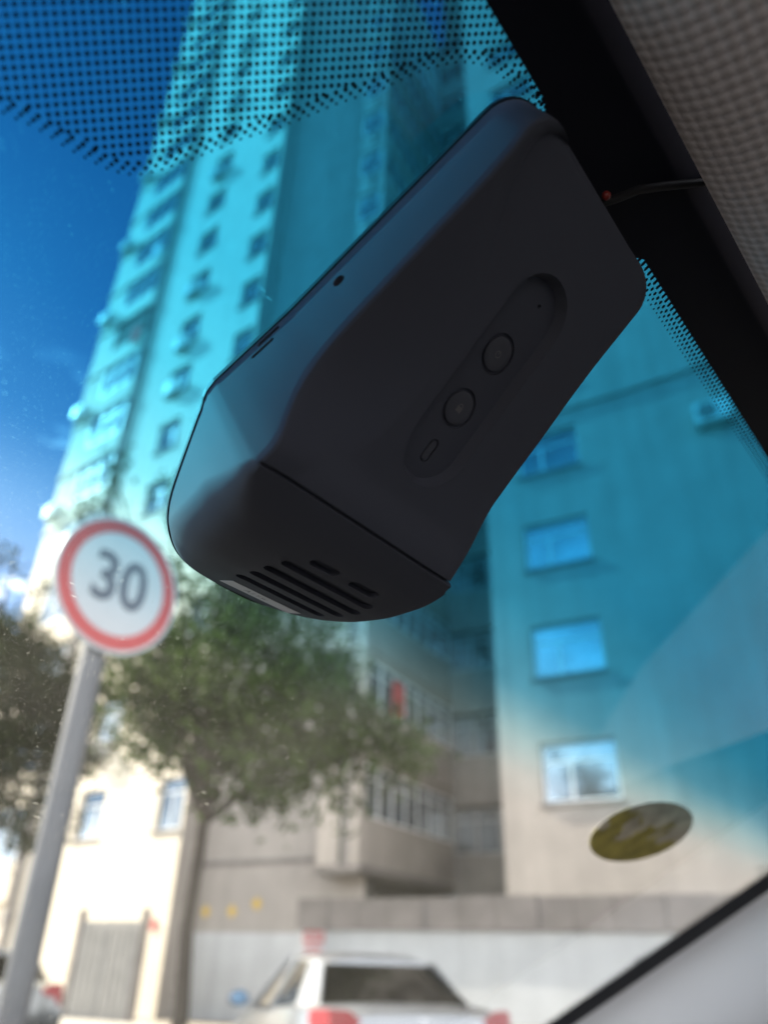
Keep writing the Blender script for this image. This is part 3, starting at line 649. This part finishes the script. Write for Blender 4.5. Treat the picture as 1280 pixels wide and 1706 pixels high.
edge_l = np.array([q[1] for q in sm]); edge_g = np.array([q[0] for q in sm])
inward_sign = 1 if offset(sm, 1)[len(sm) // 2 + 200][0] < sm[len(sm) // 2 + 200][0] else -1
def inside(g, l, margin):
    k_ = np.argmin((edge_g - g) ** 2 + (edge_l - l) ** 2); dist = math.hypot(edge_g[k_] - g, edge_l[k_] - l)
    gl = np.interp(l, edge_l, edge_g)
    return g < gl and dist > margin
def gedge(l): return -51.6 - max(0, l - 100) * .022 + 4.2 * min(1, max(0, (l - 99) / 4)) * min(1, max(0, (153 - l) / 4))
bm = bmesh.new()
def dot(g, l, r, n=10, rg=None): disc(bm, Vector((g * mm, l * mm, .00025)), Vector((1, 0, 0)), Vector((0, 1, 0)), (rg or r) * mm, r * mm, n)
def quad(pts): bm.faces.new([bm.verts.new((g * mm, l * mm, .00025)) for g, l in pts])
ls = [-620] + list(range(-600, 80, 20)) + list(range(80, 180, 2)) + list(range(180, 900, 20))
for a, b in zip(ls, ls[1:]): quad([(-95, a), (gedge(a), a), (gedge(b), b), (-95, b)])
for j in range(-140, 113):                                                  # the dotted patch
    for i in range(-50, 30):
        g = i * 2.24 + (j % 2) * 1.12 + .35
        l = j * 1.0
        if g < gedge(l) - .5 or not (-140 < l < 112): continue
        if inside(g, l, 2.7): dot(g, l, .47)
for k_, (dd, rr) in enumerate(((.40, .30), (1.35, .42), (2.3, .50))):       # shrinking rows that follow its outline
    row = resample(offset(sm, dd * inward_sign), 2.05)
    for i, (g, l) in enumerate(row):
        if i % 1 == 0 and g > gedge(l): dot(g + (0 if k_ % 2 else 0), l, rr, 9)
l = 96.0
while l < 430:                                                             # toothed edge along the headliner
    e_ = gedge(l)
    quad([(e_ - .1, l - .5), (e_ + 1.0, l - .5), (e_ + 1.0, l + .5), (e_ - .1, l + .5)]); dot(e_ + 1.0, l, .5)
    dot(e_ + 2.3, l + 1.05, .52, 10, .62); dot(e_ + 3.6, l, .42, 9, .5); dot(e_ + 4.8, l + 1.05, .30, 8, .36)
    l += 2.1
def pedge(g): return 815 - .113 * g
gs = list(range(-95, 760, 15))
for a, b in zip(gs, gs[1:]): quad([(a, pedge(a)), (b, pedge(b)), (b, pedge(b) + 85), (a, pedge(a) + 85)])
g = -80.0
while g < 700:
    e_ = pedge(g); quad([(g - 1.1, e_ + 1), (g - .8, e_ - 9), (g + .8, e_ - 9), (g + 1.1, e_ + 1)]); dot(g + 1.7, e_ - 14, 2.6, 8, .7)
    g += 3.4
obj('frit', bm, M['black'], ws, GLASS)
bm = bmesh.new()
for i in range(3):
    for j in range(5): quad([(112 + i * 3.4, 762 + j * 5), (113.6 + i * 3.4, 762 + j * 5), (113.6 + i * 3.4, 765 + j * 5), (112 + i * 3.4, 765 + j * 5)])
obj('glass_mark', bm, M['dframe'], ws, GLASS)

# headliner: starts with a rolled lip at the glass, then runs back over the cabin
def headliner():
    bm = bmesh.new(); uvl = bm.loops.layers.uv.new('UVMap')
    ls = np.linspace(-.60, .86, 60); prof = []
    for q in [(0, 0), (.004, -.004), (.010, -.0075), (.018, -.0095), (.030, -.0105), (.05, -.0108), (.09, -.0105), (.2, -.008), (.6, .0), (1.7, .0)]: prof.append(q)
    s = [0]
    for a, b in zip(prof, prof[1:]): s.append(s[-1] + math.dist(a, b))
    back = -F_
    def P(l, q):
        g0 = (-71.8 - max(0, (l * 1000 - 94)) * .042) * mm
        base = O + G * g0 + L * l + N * .003
        return base + back * q[0] + Z * q[1]
    V = [[bm.verts.new(P(l, q)) for q in prof] for l in ls]
    for i in range(len(ls) - 1):
        for j in range(len(prof) - 1):
            f = bm.faces.new((V[i][j], V[i + 1][j], V[i + 1][j + 1], V[i][j + 1]))
            for lp, (a, b) in zip(f.loops, ((i, j), (i + 1, j), (i + 1, j + 1), (i, j + 1))): lp[uvl].uv = (ls[a], s[b])
    return bm
obj('headliner', headliner(), headliner_mat(), own, smooth=80)

# pillar trim beside the glass
bm = bmesh.new(); rings = []
for g in np.linspace(-110, 740, 40):
    e_ = pedge(g) + 58
    rings.append([Vector((g * mm, (e_ + dl) * mm, n * mm)) for dl, n in ((0, 1), (3, 7), (8, 15), (16, 26), (28, 39), (44, 53), (66, 68), (95, 82), (130, 93), (180, 100), (260, 100))])
loft(bm, rings, cap=False, closed=False); po = obj('pillar_trim', bm, M['trim'], own, GLASS, smooth=80)

def cbox(name, f0, f1, l0, l1, z0, z1, m): 
    bm = bmesh.new(); box(bm, f0, f1, l0, l1, z0, z1, CABIN); return obj(name, bm, m, own)
cbox('roof_panel', -1.75, -.10, -.66, .92, .215, .23, M['navy'])
cbox('dashboard', .10, .95, -.62, .92, -.62, -.33, M['dash'])
cbox('bonnet', .95, 2.0, -.70, 1.0, -.55, -.36, M['navy'])
cbox('floor_pan', -1.9, .95, -.66, .92, -1.05, -1.0, M['cabind'])
cbox('bulkhead', .95, 1.0, -.66, .92, -1.0, -.36, M['cabind'])
cbox('rear_shelf', -1.9, -1.75, -.66, .92, -1.0, -.45, M['cabin'])
def cplate(name, pts, l0, l1, m):
    bm = bmesh.new(); loft(bm, [[CABIN @ Vector((f, l, z)) for f, z in pts] for l in (l0, l1)]); return obj(name, bm, m, own)
for l0, l1, dm in ((.985, 1.02, 'cabind'), (-.66, -.62, 'cabin')):
    cplate('door_panel', [(-1.75, -1.0), (.95, -1.0), (.95, -.34), (.30, -.25), (.02, -.20), (-.25, -.09), (-1.75, -.05)] if l0 > 0 else [(-1.75, -1.0), (.95, -1.0), (.95, -.45), (-1.75, -.45)], l0, l1, M[dm])
    cplate('mirror_triangle', [(.95, -.34), (.30, -.25), (.20, -.18), (.12, -.10), (.02, .01), (-.12, .12), (-.12, .21), (.0, .15)], l0 + .004, l1 - .004, M['cabind'])
cbox('roof_rail', -1.75, -.12, .88, .92, .12, .21, M['cabin']); cbox('roof_rail', -1.75, -.12, -.66, -.62, .12, .21, M['cabin'])
cbox('centre_pillar', -.75, -.62, .875, .915, -.22, .12, M['cabin']); cbox('centre_pillar', -.75, -.62, -.655, -.615, -.22, .12, M['cabin'])
cbox('front_seat', -.95, -.70, -.45, .0, -.8, -.05, M['seatd']); cbox('front_seat', -.95, -.70, .30, .75, -.8, -.05, M['seatd'])

# ------------------------------------------------------------------ oval sticker on the glass
def loc(px, py, n=0.0):
    c = Vector((px - 640, 853 - py, -1282.0)); r = CAM_ROT @ c; k_ = (D - n) / -(r.dot(N)); p = r * k_; return p.dot(G), p.dot(L)
sm_ = bpy.data.materials.new('sticker_back'); sm_.use_nodes = True; t_ = sm_.node_tree; b_ = t_.nodes['Principled BSDF']; b_.inputs['Roughness'].default_value = .6
b_.inputs['Transmission Weight'].default_value = 0
c_ = t_.nodes.new('ShaderNodeTexCoord'); n_ = t_.nodes.new('ShaderNodeTexNoise'); n_.inputs['Scale'].default_value = 38; n_.inputs['Detail'].default_value = 4; n_.inputs['Distortion'].default_value = .6
n2_ = t_.nodes.new('ShaderNodeTexNoise'); n2_.inputs['Scale'].default_value = 70; n2_.inputs['Detail'].default_value = 3
sx_ = t_.nodes.new('ShaderNodeSeparateXYZ'); ad_ = t_.nodes.new('ShaderNodeMath'); ad_.operation = 'MULTIPLY_ADD'; ad_.inputs[1].default_value = -7.0
ra_ = t_.nodes.new('ShaderNodeMapRange'); ra_.inputs[1].default_value = .50; ra_.inputs[2].default_value = .53
m1_ = t_.nodes.new('ShaderNodeMixRGB'); m1_.inputs[1].default_value = (.25, .23, .10, 1); m1_.inputs[2].default_value = (.30, .285, .26, 1)
m2_ = t_.nodes.new('ShaderNodeMixRGB'); m2_.blend_type = 'MULTIPLY'; m2_.inputs[0].default_value = .8
r2_ = t_.nodes.new('ShaderNodeMapRange'); r2_.inputs[1].default_value = .35; r2_.inputs[2].default_value = .65; r2_.inputs[3].default_value = .65; r2_.inputs[4].default_value = 1.1
K = t_.links.new; K(c_.outputs['Object'], n_.inputs['Vector']); K(c_.outputs['Object'], n2_.inputs['Vector']); K(c_.outputs['Object'], sx_.inputs[0]); K(sx_.outputs['X'], ad_.inputs[0]); K(n_.outputs['Fac'], ad_.inputs[2])
K(ad_.outputs[0], ra_.inputs[0]); K(ra_.outputs[0], m1_.inputs[0]); K(m1_.outputs[0], m2_.inputs[1]); K(n2_.outputs['Fac'], r2_.inputs[0]); K(r2_.outputs[0], m2_.inputs[2]); K(m2_.outputs[0], b_.inputs['Base Color'])
ts_ = t_.nodes.new('ShaderNodeBsdfTranslucent'); ms_ = t_.nodes.new('ShaderNodeMixShader'); ms_.inputs[0].default_value = .4; K(m2_.outputs[0], ts_.inputs[0]); K(b_.outputs[0], ms_.inputs[1]); K(ts_.outputs[0], ms_.inputs[2]); K(ms_.outputs[0], t_.nodes['Material Output'].inputs[0])
STK_M = (ra_, ad_)
pts = []
for i in range(64):
    a = 2 * math.pi * i / 64; x, y = 89 * math.cos(a), 44 * math.sin(a); th = R(-17); pts.append(loc(1068 + x * math.cos(th) - y * math.sin(th), 1384 + x * math.sin(th) + y * math.cos(th)))
cg_, cl_ = sum(p[0] for p in pts) / 64, sum(p[1] for p in pts) / 64
bm = bmesh.new(); prism(bm, [(g - cg_, l - cl_) for g, l in pts], .0004, .0009)
stk = obj('windscreen_sticker', bm, sm_, None, GLASS @ Matrix.Translation((cg_, cl_, 0)))
setp(stk, 'worn oval olive yellow sticker on the lower windscreen glass', 'sticker')

# ------------------------------------------------------------------ dash camera
dc = thing('dash_camera', 'black dash camera with two round buttons stuck to the windscreen', 'dash camera', None, mw=GLASS @ Matrix.Translation((.0, .12, 0)))
def outline(i=0.0):
    """plan of the body in mm, counter-clockwise, inset by i"""
    p = []
    p += arc(-39.5, 98.5, 9.5 - i, 180, 270, 8)                               # rear corner, left
    p += [(20, 86.7 + i)]
    q = [(20, 86.6), (43.5, 84.7), (51, 87), (58.1, 89.9), (66.2, 93.3), (73.8, 96.7), (79.7, 100.4), (84.1, 104.6), (87.4, 109.2), (89.6, 115), (90.8, 123), (91.4, 132), (91.5, 141), (90.3, 149), (86.5, 156), (79, 160.5), (69, 162.6), (60, 163.2), (52, 163.0), (46.5, 162.0), (43, 160.2), (20, 159.0)]
    for k_ in range(1, len(q) - 2):                                           # smooth curve through the corner points
        a, b, c, d = (Vector(x) for x in q[k_ - 1:k_ + 3])
        for u in (0, .25, .5, .75):
            v = .5 * ((2 * b) + (c - a) * u + (2 * a - 5 * b + 4 * c - d) * u * u + (3 * b - a - 3 * c + d) * u ** 3)
            tv = (c - a).lerp(d - b, u).normalized(); p.append((v.x - tv.y * i, v.y + tv.x * i))
    p += [(43, 160.2 - i), (20, 159.0 - i)]
    p += arc(-41, 149.5, 8 - i, 90, 180, 8)
    return [(a * mm, b * mm) for a, b in p]
OUT = outline()
def side_l(g):
    """left and right edge of the plan at g (mm)"""
    ls = []
    for (g0, l0), (g1, l1) in zip(OUT, OUT[1:] + OUT[:1]):
        g0, g1, l0, l1 = g0 / mm, g1 / mm, l0 / mm, l1 / mm
        if min(g0, g1) <= g <= max(g0, g1) and g0 != g1: ls.append(l0 + (l1 - l0) * (g - g0) / (g1 - g0))
    return min(ls), max(ls)
BOT = [(43.3, 33.6), (54, 30.4), (64, 25.4), (74, 18.4), (83, 10.3), (91.9, 1.0)]
BX = [b[0] for b in BOT]; BN = [b[1] for b in BOT]
def bot_c(g):                                                            # the same line, rounded at its corners
    return sum(np.interp(g + d, BX, BN) for d in (-2.5, -1.2, 0, 1.2, 2.5)) / 5 if g < 88 else np.interp(g, BX, BN)
NL = ((-50, 10.5), (-44, 13.5), (-38, 16), (-28, 17.4), (-10, 18.4), (8, 19.4), (16, 20.2), (22, 21.6), (27, 24.2), (31, 27.2), (34, 30.4), (36.6, 33.0), (39, 34.2), (43.3, 34.4))
NR = ((-50, 8.2), (-44, 11.2), (-24, 14.8), (-11.6, 17.6), (0, 20.4), (11.4, 22.8), (21.7, 25.2), (27.7, 27.6), (32.6, 30), (37.6, 31.6), (43.3, 33.4))
LS = ((-50, 99), (-40, 97), (-33, 99), (-19, 106), (-1.6, 111), (12, 112), (24, 110), (32, 106), (38, 100), (43.3, 94))
def tab(t, g): return float(np.interp(g, [q[0] for q in t], [q[1] for q in t]))
def tabs(t, g): return sum(tab(t, g + d) for d in (-2, -1, 0, 1, 2)) / 5
SN = .250; N0 = 21.0                                                       # button face: height and slope
nf = Vector((-SN, 0, 1)).normalized()
def face(g):
    u = min(1, max(0, (g - 32) / 11.3)); u = u * u * (3 - 2 * u); lin = N0 + SN * g
    lo = min(1, max(0, (-36 - g) / 14)); return lin * (1 - u) + 33.5 * u - 1.0 * lo
def ring(g, drop=0.0):
    l0, l1 = side_l(g); mid = (l0 + l1) / 2; hw = (l1 - l0) / 2
    if g <= 43.3:
        dl, dr = 1.6, float(np.interp(g, (-46, -15, 38), (1.6, 2.0, 1.6))); a = l0 + dl; b = l1 - dr; nl, nr = tabs(NL, g), tabs(NR, g); nm = face(g)
        if g < -47: k = (g + 47) / 3.0; f = math.sqrt(max(.08, 1 - k * k)) ; nl *= .55 + .45 * f; nr *= .55 + .45 * f; nm *= .55 + .45 * f
        ls = min(max(tabs(LS, g), a + 6), b - 30)
        P = [(l0, .8), (a - .32, nl - 2.1), (a - .12, nl - 1.0), (a + .15, nl - .35), (a + .75, nl)]
        for u in (.06, .25, .4, .55, .7, .85): P.append((a + .7 + (ls - a - .7) * u, nl + (nm - nl) * (u * .45 + .55 * u * u)))
        P.append((ls, nm - .06)); P.append((ls + .8, nm))
        for u in (.3, .6): P.append((ls + .8 + (b - 9 - ls) * u, nm))
        P += [(b - 8, nm), (b - 4, nm * .55 + nr * .45), (b - 1.4, nr), (b - .4, nr - .4), (b, nr - 1.2), (b + .3, nr - 2.4), (l1, .8)]
        P = [(l, n - drop * min(1, max(0, (l - a) / 2.5))) for l, n in P]
    else:
        n = max(bot_c(g), 1.05)
        t = min(1, (g - 43.3) / 16); rl = min(1.4 + 8.5 * t, n * .92, hw * .6); rr = min(1.4 + 1.5 * t, n * .8, hw * .5)
        dl = 1.6 * (1 - t); a, b = l0 + dl, l1
        nk = n + .9 * (1 - t); P = [(l0, min(.8, n * .7)), (a - .32 * (1 - t), max(.85, nk - rl - .8)), (a - .10 * (1 - t), max(.9, nk - rl + .3 * (1 - t)))]
        for q in (15, 32, 50, 68): P.append((a + rl - rl * math.cos(R(q)), max(.9, nk - rl) + (nk - max(.9, nk - rl)) * math.sin(R(q))))
        P.append((a + rl, nk * .8 + n * .2))
        for u in (.10, .20, .32, .44, .56, .68, .80, .91): P.append((a + rl + (b - rr - a - rl) * u, n))
        P.append((b - rr, n))
        for q in (65, 40, 15): P.append((b - rr + rr * math.cos(R(q)), max(.9, n - rr) + (n - max(.9, n - rr)) * math.sin(R(q))))
        P += [(b, max(.9, n - rr) * .7 + .2), (b, min(.8, n * .7))]
        P = [(l, q - drop * min(1, max(0, (l - a) / 2.5))) for l, q in P]
    return [(g * mm, l * mm, n * mm) for l, n in P]
ST = [-49.0, -48.9, -48.6, -48, -47.2, -46, -44.5, -43, -41.5, -40] + list(np.arange(-38, 26, 2.0)) + list(np.arange(26, 42.2, 1.0)) + [42.3]
ST2 = [43.31, 43.5, 44.2, 45.5, 47] + list(np.arange(49, 76, 2.0)) + list(np.arange(76, 89.5, 1.0)) + [89.8, 90.4, 90.8, 91.1, 91.35]
bm = bmesh.new(); rg = [ring(g) for g in ST] + [ring(42.5, .25), ring(42.6, 1.1), ring(43.15, 1.1)]
npt = {len(x) for x in rg} | {len(ring(g)) for g in ST2}
rg += [ring(g, .9) if i == 0 else ring(g) for i, g in enumerate(ST2)]
loft(bm, rg); shell = obj('housing', bm, M['shell'], dc, GLASS)
# recessed button panel, holes and vents
FM = Matrix.Translation(Vector((0, 127.2, N0 - .35)) * mm) @ Matrix((( nf.z, 0, nf.x, 0), (0, 1, 0, 0), (-nf.x, 0, nf.z, 0), (0, 0, 0, 1)))   # x along the device, y across, z out of the front face
def stadium(x0, x1, r, n=14): return [(x * mm, y * mm) for x, y in arc(x1 - r, 0, r, -90, 90, n) + arc(x0 + r, 0, r, 90, 270, n)]
def temp(bm, mw): return obj('cutter', bm, None, None, mw)
def tapered(pin, pout, z0, z1):
    bm = bmesh.new(); loft(bm, [[(x, y, z0) for x, y in pin], [(x, y, z1) for x, y in pout]]); bmesh.ops.recalc_face_normals(bm, faces=bm.faces); return bm
PC = 2.5                                                                  # depth of the panel, mm
cuts = [temp(tapered(stadium(-28.8, 27.6, 9.2), stadium(-31.2, 30.0, 11.6), -PC * mm, PC * mm), GLASS @ FM)]
cut(shell, cuts)
tools = []
def ringcut(x, y, ro, ri, dep):
    bm = bmesh.new(); ringm(bm, ro * mm, ri * mm, -(PC + dep) * mm, -(PC - .6) * mm, 40); bmesh.ops.recalc_face_normals(bm, faces=bm.faces); return temp(bm, GLASS @ FM @ Matrix.Translation((x * mm, y * mm, 0)))
tools.append(ringcut(-8.0, -.2, 5.25, 4.25, .6)); tools.append(ringcut(8.0, .0, 5.25, 4.25, .6))
bm = tapered(stadium(-3.3, 3.3, 1.5), stadium(-3.3, 3.3, 1.5), -(PC + .45) * mm, 0); tools.append(temp(bm, GLASS @ FM @ Matrix.Translation((20.5 * mm, .3 * mm, 0))))
bm = bmesh.new(); cyl(bm, .6 * mm, -(PC + 1.2) * mm, 0, 16); tools.append(temp(bm, GLASS @ FM @ Matrix.Translation((-23.5 * mm, 1.6 * mm, 0))))
cut(shell, tools)
bm = tapered(stadium(-2.9, 2.9, 1.1), stadium(-2.7, 2.7, .95), -(PC + .44) * mm, -(PC + .02) * mm); obj('status_lamp', bm, M['plastic2'], shell, GLASS @ FM @ Matrix.Translation((20.5 * mm, .3 * mm, 0)))
for x, y, kind in ((-8.0, -.2, 'power'), (8.0, 0, 'lock')):
    BM = GLASS @ FM @ Matrix.Translation((x * mm, y * mm, -PC * mm))
    bm = bmesh.new(); loft(bm, [[(r * mm * math.cos(2 * math.pi * i / 40), r * mm * math.sin(2 * math.pi * i / 40), z * mm) for i in range(40)] for r, z in ((4.2, -.3), (4.2, .08), (4.0, .18), (2.5, .12))])
    bo = obj('button', bm, M['plastic2'], shell, BM, smooth=40)
    bm = bmesh.new(); T_ = Matrix.Rotation(R(90), 4, 'Z')                     # icons read upright with the device's width
    if kind == 'lock':
        box(bm, -.95 * mm, .95 * mm, -.95 * mm, .45 * mm, .165 * mm, .20 * mm, T_)
        rr = [(.62, 0), (.62, .55)] ; pts = [(.60 * math.cos(R(a)), .65 + .55 * math.sin(R(a))) for a in range(0, 181, 20)]; pts = [(.60, .40)] + pts + [(-.60, .40)]
        for a, b in zip(pts, pts[1:]):
            v = Vector((b[0] - a[0], b[1] - a[1])).normalized(); w2 = Vector((-v.y, v.x)) * .14
            bm.faces.new([bm.verts.new(T_ @ Vector((q[0] * mm, q[1] * mm, .20 * mm))) for q in ((a[0] + w2.x, a[1] + w2.y), (a[0] - w2.x, a[1] - w2.y), (b[0] - w2.x, b[1] - w2.y), (b[0] + w2.x, b[1] + w2.y))])
    else:
        ringm(bm, .95 * mm, .72 * mm, .165 * mm, .20 * mm, 24); box(bm, -.13 * mm, .13 * mm, .1 * mm, .9 * mm, .201 * mm, .22 * mm, T_)
    obj('icon', bm, M['icon'], bo, BM)
# vents in the underside and the paper label beside them
def bot_n(g):
    for (g0, n0), (g1, n1_) in zip(BOT, BOT[1:]):
        if g0 <= g <= g1: return n0 + (n1_ - n0) * (g - g0) / (g1 - g0), Vector((n0 - n1_, 0, g1 - g0)).normalized()
def BMAT(g, l):
    n_, no = bot_n(g); ux = Vector((no.z, 0, -no.x))
    return Matrix(((ux.x, 0, no.x, g * mm), (0, 1, 0, l * mm), (ux.z, 0, no.z, n_ * mm), (0, 0, 0, 1)))
tools = []
for g, l0, l1 in ((79.3, 120, 154), (74.4, 119, 155), (69.4, 118, 155), (64.4, 118, 153), (59.2, 122, 132), (59.2, 137, 148)):
    bm = tapered(stadium(-(l1 - l0) / 2, (l1 - l0) / 2, 1.65, 8), stadium(-(l1 - l0) / 2, (l1 - l0) / 2, 1.65, 8), -1.4 * mm, 1.5 * mm)
    tools.append(temp(bm, GLASS @ BMAT(g, (l0 + l1) / 2) @ Matrix.Rotation(R(90), 4, 'Z')))
SIDE = Matrix(((1, 0, 0, 0), (0, 0, 1, 0), (0, -1, 0, 0), (0, 0, 0, 1)))
bm = bmesh.new(); cyl(bm, 1.35 * mm, -1.2 * mm, 2 * mm, 20); tools.append(temp(bm, GLASS @ Matrix.Translation((7.1 * mm, 87.0 * mm, 6.3 * mm)) @ SIDE @ Matrix.Diagonal((1.15, 1, 1, 1))))
for g, n_ in ((27.2, 2.6), (29.8, 4.6)):
    bm = tapered(stadium(-3.4, 3.4, .5, 8), stadium(-3.4, 3.4, .5, 8), -.9 * mm, 2 * mm); tools.append(temp(bm, GLASS @ Matrix.Translation((g * mm, 86.2 * mm, n_ * mm)) @ SIDE))
cut(shell, tools); smooth(shell, 24)
lm = BMAT(85.9, 137.5)
bm = bmesh.new(); box(bm, -2.9 * mm, 2.9 * mm, -13.5 * mm, 13.5 * mm, .02 * mm, .10 * mm); lab = obj('rating_label', bm, M['label'], shell, GLASS @ lm)
me = text_mesh('A.I.Y5c', 3.0 * mm, 0); me.transform(Matrix.Rotation(R(90), 4, 'Z') @ Matrix.Translation((-2 * mm, 0, .13 * mm))); obj('lettering', me, M['ink'], lab, GLASS @ lm)
bm = bmesh.new(); prism(bm, [(a, b) for a, b in outline(-.3)], .0002, .0014); obj('mount_plate', bm, M['cable'], dc, GLASS)
def cab(px, py, n): g, l = loc(px, py, n * mm); return Vector((g, l, n * mm))
bm = bmesh.new(); tube(bm, [Vector((-.0435, .124, .005)), cab(1005, 338, 5), cab(1030, 330, 4.5), cab(1065, 316, 3.2), cab(1110, 310, 2.2), cab(1170, 304, 2.0), cab(1230, 296, 1.5)], 1.1 * mm, 10); obj('power_cable', bm, M['cable'], dc, GLASS, smooth=60)
bm = bmesh.new(); c_ = cab(1011, 326, 6.5); bmesh.ops.create_uvsphere(bm, u_segments=12, v_segments=8, radius=1.1 * mm, matrix=Matrix.Translation(c_)); obj('red_led', bm, M['red'], dc, GLASS, smooth=60)  # small red LED by the cable, drawn as plain red colour
